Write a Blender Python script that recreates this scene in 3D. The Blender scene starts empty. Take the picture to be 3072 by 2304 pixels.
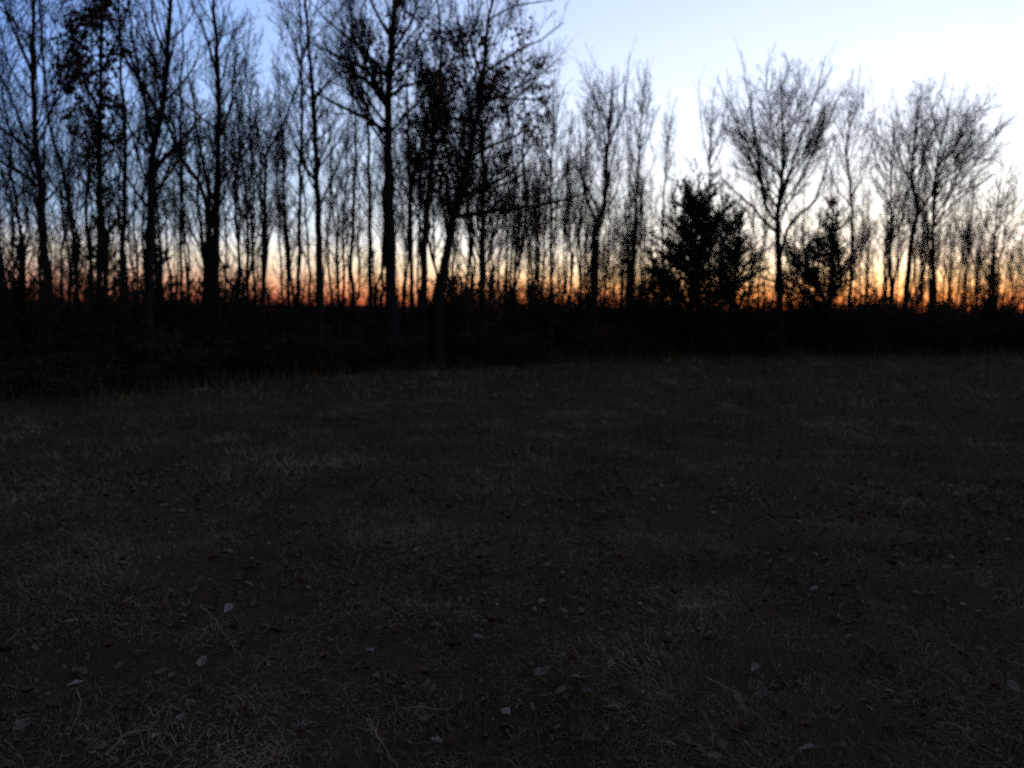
import bpy, math, random
import numpy as np
from mathutils import Matrix, Vector

# ------------------------------------------------------------------ camera, sky, sun, exposure
S = bpy.context.scene
COL = S.collection
F_PX = 804.0                      # focal length in pixels of a 1024 wide frame
PITCH, ROLL, EYE = 5.26, 0.78, 1.65
cam = bpy.data.cameras.new('camera'); cam_ob = bpy.data.objects.new('camera', cam)
COL.objects.link(cam_ob); S.camera = cam_ob
cam.sensor_width = 36.0; cam.lens = 36.0 * F_PX / 1024.0
cam.clip_start = 0.05; cam.clip_end = 9000.0
ROT = Matrix.Rotation(math.radians(90 - PITCH), 3, 'X') @ Matrix.Rotation(math.radians(ROLL), 3, 'Z')
cam_ob.matrix_world = Matrix.Translation((0, 0, EYE)) @ ROT.to_4x4()
cam.dof.use_dof = True; cam.dof.focus_distance = 3.5; cam.dof.aperture_fstop = 1.65

SUN_AZ = 28.0                     # degrees right of the view axis, the sun already under the horizon
w = bpy.data.worlds.new('World'); S.world = w; w.use_nodes = True
nt = w.node_tree; bg = nt.nodes['Background']
sky = nt.nodes.new('ShaderNodeTexSky'); sky.sky_type = 'NISHITA'; sky.sun_disc = False
sky.sun_elevation = math.radians(-2.2); sky.sun_rotation = math.radians(SUN_AZ)
sky.altitude = 0.0; sky.air_density = 1.0; sky.dust_density = 4.0; sky.ozone_density = 0.6
def wn(kind, **kw):
    n = nt.nodes.new(kind)
    for k, v in kw.items(): setattr(n, k, v)
    return n
def wmix(blend, a, b, fac=1.0):
    n = wn('ShaderNodeMix', data_type='RGBA', blend_type=blend); n.clamp_factor = True
    for sock, v in ((n.inputs['Factor'], fac), (n.inputs['A'], a), (n.inputs['B'], b)):
        if hasattr(v, 'is_linked'): nt.links.new(v, sock)
        else: sock.default_value = v
    return n.outputs['Result']
def wramp(fac, stops):
    r = wn('ShaderNodeValToRGB'); e = r.color_ramp.elements
    while len(e) < len(stops): e.new(.5)
    for el, (p, c) in zip(e, stops): el.position = p; el.color = (c[0] / 2, c[1] / 2, c[2] / 2, 1)
    nt.links.new(fac, r.inputs[0]); return r.outputs[0]
def wmap(v, a, b):
    n = wn('ShaderNodeMapRange'); n.inputs[1].default_value = a; n.inputs[2].default_value = b
    nt.links.new(v, n.inputs[0]); return n.outputs[0]
tc = wn('ShaderNodeTexCoord'); sep = wn('ShaderNodeSeparateXYZ'); com = wn('ShaderNodeCombineXYZ')
nt.links.new(tc.outputs['Generated'], sep.inputs[0])
mz = wn('ShaderNodeMath', operation='ADD'); mz.inputs[1].default_value = 0.055          # thin haze layer only
nt.links.new(sep.outputs[2], mz.inputs[0])
for i in (0, 1): nt.links.new(sep.outputs[i], com.inputs[i])
nt.links.new(mz.outputs[0], com.inputs[2]); nt.links.new(com.outputs[0], sky.inputs['Vector'])
dt = wn('ShaderNodeVectorMath', operation='DOT_PRODUCT'); nt.links.new(tc.outputs['Generated'], dt.inputs[0])
dt.inputs[1].default_value = (math.sin(math.radians(SUN_AZ)), math.cos(math.radians(SUN_AZ)), 0)
# bluer and dimmer away from the afterglow, whiter towards it; the red belt lies on the horizon
az = wramp(wmap(dt.outputs['Value'], -1, 1), [(0, (.42, .46, .44)), (.5, (.6, .7, .68)), (.735, (.59, .96, 1.26)), (.82, (.87, 1.21, 1.26)), (.95, (1.26, 1.33, 1.02)), (1, (1.42, 1.44, 1.02))])
el = wramp(wmap(sep.outputs[2], 0, .15), [(0, (1.6, .40, .34)), (.07, (1.8, .72, .52)), (.17, (1.8, 1.05, .74)), (.32, (1.5, 1.36, 1.12)), (.55, (1.26, 1.26, 1.34)), (1, (1.03, 1.04, 1.07))])
col = wmix('MULTIPLY', sky.outputs[0], (2.0, 2.0, 3.42, 1))                             # cool white balance of the photograph
col = wmix('MULTIPLY', col, az, wmap(sep.outputs[2], .0, .1))
dbl = wmix('MIX', (1, 1, 1, 1), (2, 2, 2, 1), wmap(sep.outputs[2], .0, .1))
col = wmix('MULTIPLY', col, dbl)
col = wmix('MULTIPLY', col, el)
hz_ = wramp(wmap(dt.outputs['Value'], -1, 1), [(0, (.6, .72, 1.2)), (.74, (.5, .74, 1.7)), (.85, (.78, .93, 1.45)), (.95, (1, 1.02, .95)), (1, (1, 1.1, .75))])
col = wmix('MULTIPLY', col, wmix('MIX', wmix('MULTIPLY', hz_, (2, 2, 2, 1)), (1, 1, 1, 1), wmap(sep.outputs[2], .0, .06)))
nt.links.new(col, bg.inputs[0])
bg.inputs[1].default_value = 1.0

sun = bpy.data.lights.new('sun', 'SUN'); sun_ob = bpy.data.objects.new('sun', sun); COL.objects.link(sun_ob)
sun.energy = 0.01; sun.angle = math.radians(12); sun.color = (1.0, 0.62, 0.38)  # added lamp for a faint warm twilight rim; the sun itself has set
_a = math.radians(SUN_AZ)
sun_ob.rotation_euler = Vector((-math.sin(_a), -math.cos(_a), -math.tan(math.radians(1.5)))).to_track_quat('-Z', 'Y').to_euler()
sun_ob.location = (40, 60, 20)

S.view_settings.view_transform = 'Standard'; S.view_settings.look = 'None'
S.view_settings.gamma = 1.0; S.view_settings.exposure = 1.5
S.view_settings.use_curve_mapping = False
S.render.engine = 'CYCLES'
S.cycles.use_adaptive_sampling = False
S.cycles.use_denoising = False
S.cycles.max_bounces = 5; S.cycles.diffuse_bounces = 3; S.cycles.transparent_max_bounces = 4
S.cycles.light_sampling_threshold = 0.0
S.cycles.pixel_filter_type = 'BLACKMAN_HARRIS'; S.cycles.filter_width = 1.7

# ------------------------------------------------------------------ helpers
RNG = np.random.default_rng(7)
NROT = np.array(ROT)

def at(x, y, Y):
    """World point seen at full-size photo pixel (x, y), at distance Y ahead."""
    d = NROT @ np.array([(x / 3 - 512) / F_PX, -(y / 3 - 384) / F_PX, -1.0])
    return np.array([0, 0, EYE]) + d * (Y / d[1])

def to_px(p):
    q = NROT.T @ (np.asarray(p, float) - np.array([0, 0, EYE]))
    return (512 + F_PX * q[0] / -q[2]) * 3, (384 - F_PX * q[1] / -q[2]) * 3

def ground_hit(x, y):
    d = NROT @ np.array([(x / 3 - 512) / F_PX, -(y / 3 - 384) / F_PX, -1.0])
    return np.array([0, 0, EYE]) - d * (EYE / d[2])

EDGE_PX = [(-500, 1280), (0, 1215), (840, 1134), (1530, 1092), (2220, 1071), (3069, 1062), (3700, 1062)]
EDGE = np.array([ground_hit(*p)[:2] for p in EDGE_PX])
def edge_Y(wx): return np.interp(wx, EDGE[:, 0], EDGE[:, 1])
def edge_at_px(x): return float(np.interp(x, [p[0] for p in EDGE_PX], EDGE[:, 1]))

def hsh(ix, iy):
    v = np.sin(ix * 127.1 + iy * 311.7) * 43758.5453
    return v - np.floor(v)
def vnoise(x, y):
    ix, iy = np.floor(x), np.floor(y); fx, fy = x - ix, y - iy
    fx = fx * fx * (3 - 2 * fx); fy = fy * fy * (3 - 2 * fy)
    a, b, c, d = hsh(ix, iy), hsh(ix + 1, iy), hsh(ix, iy + 1), hsh(ix + 1, iy + 1)
    return (a + (b - a) * fx) * (1 - fy) + (c + (d - c) * fx) * fy
def gz(x, y):
    """Height of the ground."""
    x = np.asarray(x, float); y = np.asarray(y, float)
    r = np.hypot(x, y)
    z = 0.10 * (vnoise(x * .22 + 5, y * .22 + 9) - .5) + 0.045 * (vnoise(x * .9, y * .9) - .5) + 0.07 * (vnoise(x * 2.6, y * 2.6) - .5)
    z = z * np.clip(1.5 - r / 90, 0, 1)
    return z - 0.004 * np.clip(r - 70, 0, 400)

def mesh_of(name, verts, faces, smooth=True, col=None):
    """faces: list of (M,k) index arrays."""
    me = bpy.data.meshes.new(name)
    verts = np.ascontiguousarray(verts, np.float32)
    me.vertices.add(len(verts)); me.vertices.foreach_set('co', verts.ravel())
    tot = np.concatenate([np.full(len(f), f.shape[1], np.int32) for f in faces])
    idx = np.concatenate([np.asarray(f, np.int32).ravel() for f in faces])
    me.loops.add(len(idx)); me.loops.foreach_set('vertex_index', idx)
    st = np.concatenate([[0], np.cumsum(tot)[:-1]]).astype(np.int32)
    me.polygons.add(len(tot)); me.polygons.foreach_set('loop_start', st); me.polygons.foreach_set('loop_total', tot)
    if smooth: me.polygons.foreach_set('use_smooth', np.ones(len(tot), bool))
    if col is not None:
        a = me.attributes.new('tone', 'FLOAT', 'POINT'); a.data.foreach_set('value', np.ascontiguousarray(col, np.float32))
    me.update(calc_edges=True)
    return me

def norm(v): return v / np.maximum(np.linalg.norm(v, axis=-1, keepdims=True), 1e-9)

def tube_data(batches):
    """batches of (P (N,n,3), R (N,n), sides) -> verts, quads"""
    V, Q, off = [], [], 0
    for P, R, k in batches:
        N, n, _ = P.shape
        if N == 0: continue
        T = norm(np.gradient(P, axis=1))
        avg = norm(P[:, -1] - P[:, 0])
        ref = np.where(np.abs(avg[:, 2:3]) > 0.8, np.array([[1., 0, 0]]), np.array([[0, 0, 1.]]))[:, None, :]
        U = norm(np.cross(T, np.broadcast_to(ref, T.shape))); W = np.cross(T, U)
        an = np.arange(k) * 2 * math.pi / k
        v = P[:, :, None] + R[:, :, None, None] * (np.cos(an)[:, None] * U[:, :, None] + np.sin(an)[:, None] * W[:, :, None])
        V.append(v.reshape(-1, 3))
        b = (np.arange(N)[:, None, None] * n + np.arange(n - 1)[None, :, None]) * k
        j = np.arange(k)[None, None, :]; j2 = (j + 1) % k
        Q.append(np.stack([b + j, b + j2, b + k + j2, b + k + j], -1).reshape(-1, 4) + off)
        off += N * n * k
    return np.concatenate(V), np.concatenate(Q)

def obj(name, me, mat, parent=None):
    o = bpy.data.objects.new(name, me); COL.objects.link(o)
    if mat is not None and len(me.materials) == 0: me.materials.append(mat)
    if parent is not None:
        o.parent = parent
        if name in ('crown', 'branches', 'foliage', 'leaves', 'twigs'): o['kind'] = 'stuff'      # too fine to pick apart
    return o
def thing(name, label, cat, loc=(0, 0, 0), group=None):
    o = bpy.data.objects.new(name, None); COL.objects.link(o)
    o.location = loc; o.empty_display_size = .2
    o['label'] = label; o['category'] = cat
    if group: o['group'] = group
    return o
def copy_tree(root, loc, rz, sc, label, group):
    r = root.copy(); COL.objects.link(r); r.location = loc; r.rotation_euler = (0, 0, rz); r.scale = sc
    r['label'] = label; r['group'] = group
    for ch in list(root.children):
        c = ch.copy(); COL.objects.link(c); c.parent = r
    return r

# ------------------------------------------------------------------ materials
def mat_new(name):
    m = bpy.data.materials.new(name); m.use_nodes = True
    b = m.node_tree.nodes['Principled BSDF']
    b.inputs['Roughness'].default_value = 0.95; b.inputs['Specular IOR Level'].default_value = 0.12
    return m, m.node_tree, b
def ramp(nt, fac, stops):
    r = nt.nodes.new('ShaderNodeValToRGB'); e = r.color_ramp.elements
    while len(e) < len(stops): e.new(.5)
    for el, (p, c) in zip(e, stops): el.position = p; el.color = (*c, 1)
    nt.links.new(fac, r.inputs[0]); return r.outputs[0]
def noise(nt, scale, detail=5, rough=.6, coord=None):
    n = nt.nodes.new('ShaderNodeTexNoise'); n.inputs['Scale'].default_value = scale
    n.inputs['Detail'].default_value = detail; n.inputs['Roughness'].default_value = rough
    if coord is not None: nt.links.new(coord, n.inputs['Vector'])
    return n.outputs['Fac']
def bump(nt, b, h, dist, strength=1.0):
    n = nt.nodes.new('ShaderNodeBump'); n.inputs['Distance'].default_value = dist; n.inputs['Strength'].default_value = strength
    nt.links.new(h, n.inputs['Height']); nt.links.new(n.outputs[0], b.inputs['Normal'])
def mixc(nt, f, a, b):
    n = nt.nodes.new('ShaderNodeMix'); n.data_type = 'RGBA'
    nt.links.new(f, n.inputs['Factor']); nt.links.new(a, n.inputs['A']); nt.links.new(b, n.inputs['B'])
    return n.outputs['Result']

def bark_mat(name, c0, c1):
    m, t, b = mat_new(name)
    tc = t.nodes.new('ShaderNodeTexCoord'); mp = t.nodes.new('ShaderNodeMapping')
    mp.inputs['Scale'].default_value = (9, 9, 1.6); t.links.new(tc.outputs['Object'], mp.inputs[0])
    h = noise(t, 3.0, 6, .65, mp.outputs[0])
    t.links.new(ramp(t, h, [(.3, c0), (.7, c1)]), b.inputs['Base Color']); bump(t, b, h, .03)
    return m
M_BARK = bark_mat('bark', (.012, .010, .008), (.032, .027, .023))
M_BARK2 = bark_mat('pale_bark', (.06, .052, .045), (.15, .135, .12))
M_TWIG = bark_mat('twig_bark', (.022, .017, .015), (.04, .032, .028))

def tone_mat(name, stops, transl=None):
    m, t, b = mat_new(name)
    a = t.nodes.new('ShaderNodeAttribute'); a.attribute_name = 'tone'
    c = ramp(t, a.outputs['Fac'], stops); t.links.new(c, b.inputs['Base Color'])
    return m
M_CEDAR = tone_mat('cedar_foliage', [(0, (.012, .018, .010)), (.6, (.025, .036, .018)), (1, (.045, .05, .022))])
M_OAKLEAF = tone_mat('dry_oak_leaf', [(0, (.045, .022, .012)), (.6, (.085, .045, .026)), (1, (.13, .08, .05))])
M_GRASS = tone_mat('dormant_grass', [(0, (.06, .067, .024)), (.3, (.115, .088, .036)), (.55, (.185, .126, .063)), (.88, (.26, .178, .096)), (1, (.31, .235, .145))])
M_LITTER = tone_mat('leaf_litter', [(0, (.04, .022, .013)), (.4, (.10, .06, .034)), (.8, (.17, .115, .07)), (1, (.28, .21, .15))])

# ground: short matted grass, bare patches, turning to leaf mould under the trees
m, t, b = mat_new('ground_soil'); M_GROUND = m; b.inputs['Specular IOR Level'].default_value = 0.0
g = t.nodes.new('ShaderNodeNewGeometry')
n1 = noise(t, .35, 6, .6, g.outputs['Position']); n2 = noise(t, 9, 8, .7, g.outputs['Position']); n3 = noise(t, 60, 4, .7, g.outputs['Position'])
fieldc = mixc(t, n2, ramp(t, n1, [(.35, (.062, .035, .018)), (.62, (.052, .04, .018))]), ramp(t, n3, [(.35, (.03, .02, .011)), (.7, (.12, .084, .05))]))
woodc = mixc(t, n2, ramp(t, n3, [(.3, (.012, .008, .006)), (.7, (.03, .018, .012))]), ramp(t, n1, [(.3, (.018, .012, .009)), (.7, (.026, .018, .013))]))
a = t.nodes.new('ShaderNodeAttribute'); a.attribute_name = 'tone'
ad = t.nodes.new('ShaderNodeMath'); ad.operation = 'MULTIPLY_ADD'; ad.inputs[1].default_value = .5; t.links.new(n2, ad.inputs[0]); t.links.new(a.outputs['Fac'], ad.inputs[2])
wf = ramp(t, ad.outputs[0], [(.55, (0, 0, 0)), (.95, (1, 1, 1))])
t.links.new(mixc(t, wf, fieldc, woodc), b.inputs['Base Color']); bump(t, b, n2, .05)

m, t, b = mat_new('far_woodland'); M_FAR = m
g = t.nodes.new('ShaderNodeNewGeometry')
t.links.new(ramp(t, noise(t, .02, 6, .6, g.outputs['Position']), [(.3, (.02, .018, .014)), (.7, (.035, .03, .022))]), b.inputs['Base Color'])

# ------------------------------------------------------------------ ground sheet and far ridge
def axis(lim, fine, step, grow=1.22):
    v = list(np.arange(0, fine, step)); s = step
    while v[-1] < lim: s *= grow; v.append(v[-1] + s)
    return np.array(v)
ya = axis(6000, 9, .14, 1.07); ya = np.concatenate([-axis(300, 3, .5)[::-1][:-1], ya])
xp = axis(5000, 8, .14, 1.08); xa = np.concatenate([-xp[::-1][:-1], xp])
X, Y = np.meshgrid(xa, ya)
Z = gz(X, Y)
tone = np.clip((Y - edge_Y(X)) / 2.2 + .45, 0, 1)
nx, ny = len(xa), len(ya)
i = (np.arange(ny - 1)[:, None] * nx + np.arange(nx - 1)[None]).ravel()
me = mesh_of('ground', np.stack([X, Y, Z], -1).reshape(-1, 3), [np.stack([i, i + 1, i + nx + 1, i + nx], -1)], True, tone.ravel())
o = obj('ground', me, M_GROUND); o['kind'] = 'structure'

ang = np.radians(np.linspace(-75, 75, 700)); Rr = 900.0
hz = EYE + 1.1 + 2.2 * vnoise(np.arange(700) * .035, ang * 0 + 3) + 1.3 * vnoise(np.arange(700) * .16, ang * 0 + 8) + .8 * hsh(np.arange(700), ang * 0 + 2)
rows = []
for rr, hh in ((Rr, -6 + 0 * hz), (Rr + 30, hz), (Rr + 120, hz + .3), (Rr + 400, -8 + 0 * hz)):
    rows.append(np.stack([np.sin(ang) * rr, np.cos(ang) * rr, hh], -1))
v = np.concatenate(rows); n = 700
i = (np.arange(3)[:, None] * n + np.arange(n - 1)[None]).ravel()
o = obj('far_ridge', mesh_of('far_ridge', v, [np.stack([i, i + 1, i + n + 1, i + n], -1)]), M_FAR); o['kind'] = 'structure'

# ------------------------------------------------------------------ tree growing
def resample(P, n):
    P = np.asarray(P, float); s = np.concatenate([[0], np.cumsum(np.linalg.norm(np.diff(P, axis=0), axis=1))])
    # Catmull-Rom through the points, then even spacing
    Q = []
    E = np.vstack([2 * P[0] - P[1], P, 2 * P[-1] - P[-2]])
    for k in range(len(P) - 1):
        a, b_, c, d = E[k:k + 4]; tt = np.linspace(0, 1, 12, endpoint=False)[:, None]
        Q.append(.5 * (2 * b_ + (c - a) * tt + (2 * a - 5 * b_ + 4 * c - d) * tt ** 2 + (3 * b_ - a - 3 * c + d) * tt ** 3))
    Q = np.vstack(Q + [P[-1:]])
    s = np.concatenate([[0], np.cumsum(np.linalg.norm(np.diff(Q, axis=0), axis=1))])
    u = np.linspace(0, s[-1], n)
    return np.stack([np.interp(u, s, Q[:, k]) for k in range(3)], -1)

def children(P, R, cnt, t0, t1, ang, angsd, Lr, Lk, rr, n, trop, wob, rng, rmin=.004, Labs=None):
    """Grow cnt children (int or per-parent array) from each parent polyline."""
    N, pn, _ = P.shape
    cnt = np.broadcast_to(np.asarray(cnt), (N,)).astype(int)
    par = np.repeat(np.arange(N), cnt)
    if len(par) == 0: return np.zeros((0, n, 3)), np.zeros((0, n))
    first = np.repeat(np.cumsum(cnt) - cnt, cnt)
    k = np.arange(len(par)) - first
    tt = t0 + (t1 - t0) * (k + rng.random(len(par))) / np.repeat(cnt, cnt)
    f = tt * (pn - 1); i0 = np.clip(f.astype(int), 0, pn - 2); fr = (f - i0)[:, None]
    p0, p1 = P[par, i0], P[par, i0 + 1]
    s = p0 + (p1 - p0) * fr; T = norm(p1 - p0)
    r = R[par, i0] * (1 - fr[:, 0]) + R[par, i0 + 1] * fr[:, 0]
    ref = np.where(np.abs(T[:, 2:3]) > .9, np.array([[1., 0, 0]]), np.array([[0, 0, 1.]]))
    U = norm(np.cross(T, ref)); W = np.cross(T, U)
    ph = rng.random(len(par)) * 2 * math.pi
    a = np.radians(np.clip(rng.normal(ang, angsd, len(par)), 8, 120))[:, None]
    D = np.cos(a) * T + np.sin(a) * (np.cos(ph)[:, None] * U + np.sin(ph)[:, None] * W)
    PL = np.linalg.norm(np.diff(P, axis=1), axis=2).sum(1)[par] if Labs is None else Labs
    L = PL * Lr * (1 - Lk * (tt - t0) / max(t1 - t0, 1e-6)) * rng.uniform(.55, 1.25, len(par))
    out = np.zeros((len(par), n, 3)); out[:, 0] = s
    for q in range(1, n):
        D = norm(D + np.array([0, 0, trop]) + rng.normal(0, wob, D.shape))
        out[:, q] = out[:, q - 1] + D * (L / (n - 1))[:, None]
    r0 = np.maximum(np.minimum(r * rr, r * .9), rmin)
    rad = np.maximum(r0[:, None] * np.linspace(1, .35, n)[None], rmin * .7)
    return out, rad

def leaf_quads(C, rng, size, droop=.5, tone=(.2, .9)):
    """Small folded leaf blades (two triangles pairs) at the points C."""
    N = len(C); d = norm(rng.normal(0, 1, (N, 3)) + np.array([0, 0, -droop])); e = norm(np.cross(d, rng.normal(0, 1, (N, 3))))
    s = (size * rng.uniform(.6, 1.35, N))[:, None]; nrm = np.cross(d, e)
    v = np.stack([C, C + d * s * .55 + e * s * .34 + nrm * s * .12, C + d * s, C + d * s * .5 - e * s * .34 + nrm * s * .12], 1).reshape(-1, 3)
    q = np.arange(N)[:, None] * 4
    return v, np.concatenate([q + np.array([[0, 1, 2]]), q + np.array([[0, 2, 3]])]), np.repeat(rng.uniform(*tone, N), 4)

def leaf_clumps(tips, rng, n, per, rad, size, drift=.6):
    c = tips[rng.choice(len(tips), min(n, len(tips)), replace=False)]
    k = rng.integers(int(per * .4), int(per * 1.5), len(c))
    pts = np.repeat(c, k, 0) + rng.normal(0, 1, (k.sum(), 3)) * np.repeat(rad * rng.uniform(.5, 1.3, len(c)), k)[:, None] * np.array([1, 1, .8])
    return leaf_quads(pts, rng, size)

def twig_levels(polys, rads, rng, P):
    """Branches, branchlets and twigs on a set of (n,3) polylines (trunk above t0, limbs)."""
    out = []
    B, RB = [], []
    for p, r, cnt, t0, Lab in zip(polys, rads, P['cnt'], P['t0'], P['L1']):
        q, qr = children(p[None], r[None], cnt, t0, .985, P.get('ang', 45), 11, 1.0, P.get('taper', .62), .42, 7, P.get('trop', .14), .07, rng, .008, Labs=Lab)
        B.append(q); RB.append(qr)
    B = np.concatenate(B); RB = np.concatenate(RB)
    if P.get('extra') is not None:
        out.append((B, RB, 5)); B, RB = P['extra']
        if len(B) == 0: return out, np.zeros((0, 3)), np.zeros((0, 3))
    # trunk and limb tips carry branchlets too
    out.append((B, RB, 5))
    L = np.linalg.norm(np.diff(B, axis=1), axis=2).sum(1)
    d = P.get('dens', 1.0); fw = P.get('fw', 1.0) * (.78 if P.get('extra') is not None else 1)
    dm = P.get('extra') is not None
    C, RC = children(B, RB, np.maximum(2, (L * (5.3 if dm else 5.4) * d)).astype(int), .25 if dm else .34, .995, 31, 10, .30 if dm else .52, .45, .55, 5, .07, .055, rng, .0065 * fw)
    out.append((C, RC, 3))
    L = np.linalg.norm(np.diff(C, axis=1), axis=2).sum(1)
    D, RD = children(C, RC, np.maximum(1, (L * (6.8 if dm else 6.6) * d)).astype(int), .25, .99, 29, 11, .55, .3, .7, 3, .06, .06, rng, .0052 * fw)
    out.append((D, RD, 3))
    L = np.linalg.norm(np.diff(D, axis=1), axis=2).sum(1)
    E_, RE = children(D, RD, np.clip((L * (5.5 if dm else 6.5) * d + rng.random(len(L))), 0, 4).astype(int), .2, .95, 28, 11, .62, .2, .8, 2, .05, .05, rng, .0046 * fw)
    out.append((E_, RE, 3))
    return out, C[:, 3], D[:, -1]

def dome_branches(P, R, D, dome, rng):
    """Branches that rise from the trunk and fill an egg-shaped crown given in photo pixels."""
    cx, cy, rx, ry, n = dome
    c = at(cx, cy, float(P[len(P) * 2 // 3, 1])); k = D / 3 / F_PX; a, b = rx * k, ry * k
    e = norm(rng.normal(0, 1, (n * 3, 3))); e[:, 2] = np.where(rng.random(n * 3) < .75, np.abs(e[:, 2]), e[:, 2])
    e *= (.45 + .55 * rng.random((n * 3, 1)) ** .6) * rng.uniform(.86, 1.1, (n * 3, 1))
    E = c + e * np.array([a, a, b])
    ax = np.interp(E[:, 2], P[:, 2], P[:, 0]); ay = np.interp(E[:, 2], P[:, 2], P[:, 1])
    h = np.hypot(E[:, 0] - ax, E[:, 1] - ay)
    za = np.clip(E[:, 2] - h * rng.uniform(1.0, 1.9, len(h)) - rng.uniform(.2, .9, len(h)), c[2] - b * 1.02, P[-1, 2] * .97)
    keep = E[:, 2] > za + .15; E, za = E[keep][:n], za[keep][:n]
    A = np.stack([np.interp(za, P[:, 2], P[:, q]) for q in range(3)], -1)
    rt = np.interp(za, P[:, 2], R)
    t = np.linspace(0, 1, 8)[:, None]; B, RB = [], []
    for i in range(len(E)):
        st, rs, up = A[i], rt[i], .36
        if i > 6 and rng.random() < .72:                     # fork from an older branch rather than from the trunk
            best = None
            for _ in range(9):
                j = rng.integers(len(B)); q = rng.integers(2, 6); p = B[j][q]
                if p[2] < E[i, 2] - .25:
                    d = np.linalg.norm(E[i] - p)
                    if best is None or d < best[0]: best = (d, p, RB[j][q])
            if best is not None and best[0] > .5: st, rs, up = best[1], best[2], .42
        ct = st + (E[i] - st) * np.array([.6, .6, up]) + rng.normal(0, .07, 3)
        b_ = st * (1 - t) ** 2 + 2 * ct * t * (1 - t) + E[i] * t ** 2
        b_[1:] += rng.normal(0, .024, (7, 3))
        L = np.linalg.norm(np.diff(b_, axis=0), axis=1).sum()
        r0 = min(.007 * L + .006, rs * .75)
        B.append(b_); RB.append(np.maximum(r0 * np.linspace(1, .35, 8), .0055))
    return np.array(B), np.array(RB)

def root_flare(n, r0, r1, flare=1.45, h=.05, power=.8):
    u = np.linspace(0, 1, n)
    return (r0 + (r1 - r0) * u ** power) * (1 + (flare - 1) * np.exp(-u / h))

def build_tree(name, label, cat, D, trunk, wpx, limbs=(), top=None, cnt=26, t0=.22, L1=2.4, ang=42, trop=.14, dens=1.0, taper=.62,
               leaves=None, dome=None, seed=0, bark=None, group=None, r_end=.012):
    """trunk/limbs given as photo pixels (full size); every limb drifts in depth so that the tree is round."""
    rng = np.random.default_rng(1000 + seed)
    base = at(trunk[0][0], trunk[0][1], D); bx = base[0] + (trunk[0][0] - trunk[1][0]) * 0
    gzb = float(gz(bx, D)) - .06
    pts = [np.array([bx, D, gzb])]
    dy = 0.0
    for k, (x, y) in enumerate(trunk):
        p = at(x, y, D + dy)
        if p[2] > gzb + .5: pts.append(p)
        dy += rng.normal(0, .14)
    pts = np.array(pts)
    if top is not None and top > pts[-1, 2]:
        d = norm(pts[-1] - pts[-2]); d = norm(d + np.array([0, 0, .8]))
        m_ = int(math.ceil((top - pts[-1, 2]) / 1.6)); st = (top - pts[-1, 2]) / m_
        for q in range(m_):
            pts = np.vstack([pts, pts[-1] + d / d[2] * st + rng.normal(0, .07, 3) * np.array([1, 1, 0])])
    H = pts[-1, 2]
    n = max(16, int(H * 3)); P = resample(pts, n)
    P[3:] += rng.normal(0, .012, (n - 3, 3)) * np.array([1, 1, 0])
    r0 = wpx / 6.0 / F_PX * D
    R = root_flare(n, r0, r_end, 1.4)
    R *= 1 + rng.normal(0, .035, n)
    loc = np.array([bx, D, gzb + .06])
    root = thing(name, label, cat, loc, group)
    v, q = tube_data([((P - loc)[None], R[None], 10)])
    obj('trunk', mesh_of('trunk', v, [q]), bark or M_BARK, root)
    polys, rads, cnts, t0s, Ls = [P], [R], [cnt], [t0], [L1]
    for li, lb in enumerate(limbs):
        dy = 0; lp = []
        sl = rng.choice([-1, 1]) * rng.uniform(.12, .5)
        x0, y0 = lb[0]
        # start depth: the trunk's own depth at that height
        for k, (x, y) in enumerate(lb):
            zz = at(x, y, D)[2]
            if k == 0: ystart = float(np.interp(zz, P[:, 2], P[:, 1]))
            dist = math.hypot(x - x0, y - y0) / 3 / F_PX * D
            lp.append(at(x, y, ystart + sl * dist))
        lp = np.array(lp)
        ln = np.linalg.norm(np.diff(lp, axis=0), axis=1).sum()
        # grow on past the last traced point
        d = norm(lp[-1] - lp[-2]); ext = max(.8, ln * .3)
        lp = np.vstack([lp, lp[-1] + norm(d + np.array([0, 0, .2])) * ext])
        nn = max(8, int(ln * 4)); LP = resample(lp, nn)
        LP[2:] += rng.normal(0, .015, (nn - 2, 3))
        rt = float(np.interp(LP[0, 2], P[:, 2], R))
        LR = rt * .62 * np.linspace(1, .18, nn) + .004
        v, q = tube_data([((LP - loc)[None], LR[None], 8)])
        obj('limb', mesh_of('limb', v, [q]), bark or M_BARK, root)
        polys.append(LP); rads.append(LR); cnts.append(max(5, int((ln + ext) * 1.7))); t0s.append(.18); Ls.append(max(.8, min(L1 * .75, (ln + ext) * .5)))
    tw, tips2, tips3 = twig_levels(polys, rads, rng, dict(cnt=cnts, t0=t0s, L1=Ls, ang=ang, trop=trop, dens=dens, taper=taper, fw=max(1.0, D / 24),
                                   extra=None if dome is None else dome_branches(P, R, D, dome, rng)))
    v, q = tube_data([(a - loc, r, k) for a, r, k in tw])
    obj('crown', mesh_of('crown', v, [q]), M_TWIG, root)
    if leaves:
        tp = tips2
        if 'box' in leaves:
            x0, y0, x1, y1 = leaves['box']
            px = np.array([to_px(p) for p in tp]); tp = tp[(px[:, 0] > x0) & (px[:, 0] < x1) & (px[:, 1] > y0) & (px[:, 1] < y1)]
        if len(tp) > 3:
            lv, lf, lt = leaf_clumps(tp, rng, leaves['n'], leaves.get('per', 34), leaves.get('rad', .17), leaves.get('size', .10))
            obj('leaves', mesh_of('leaves', lv - loc, [lf], False, lt), M_OAKLEAF, root)
    return root

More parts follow.
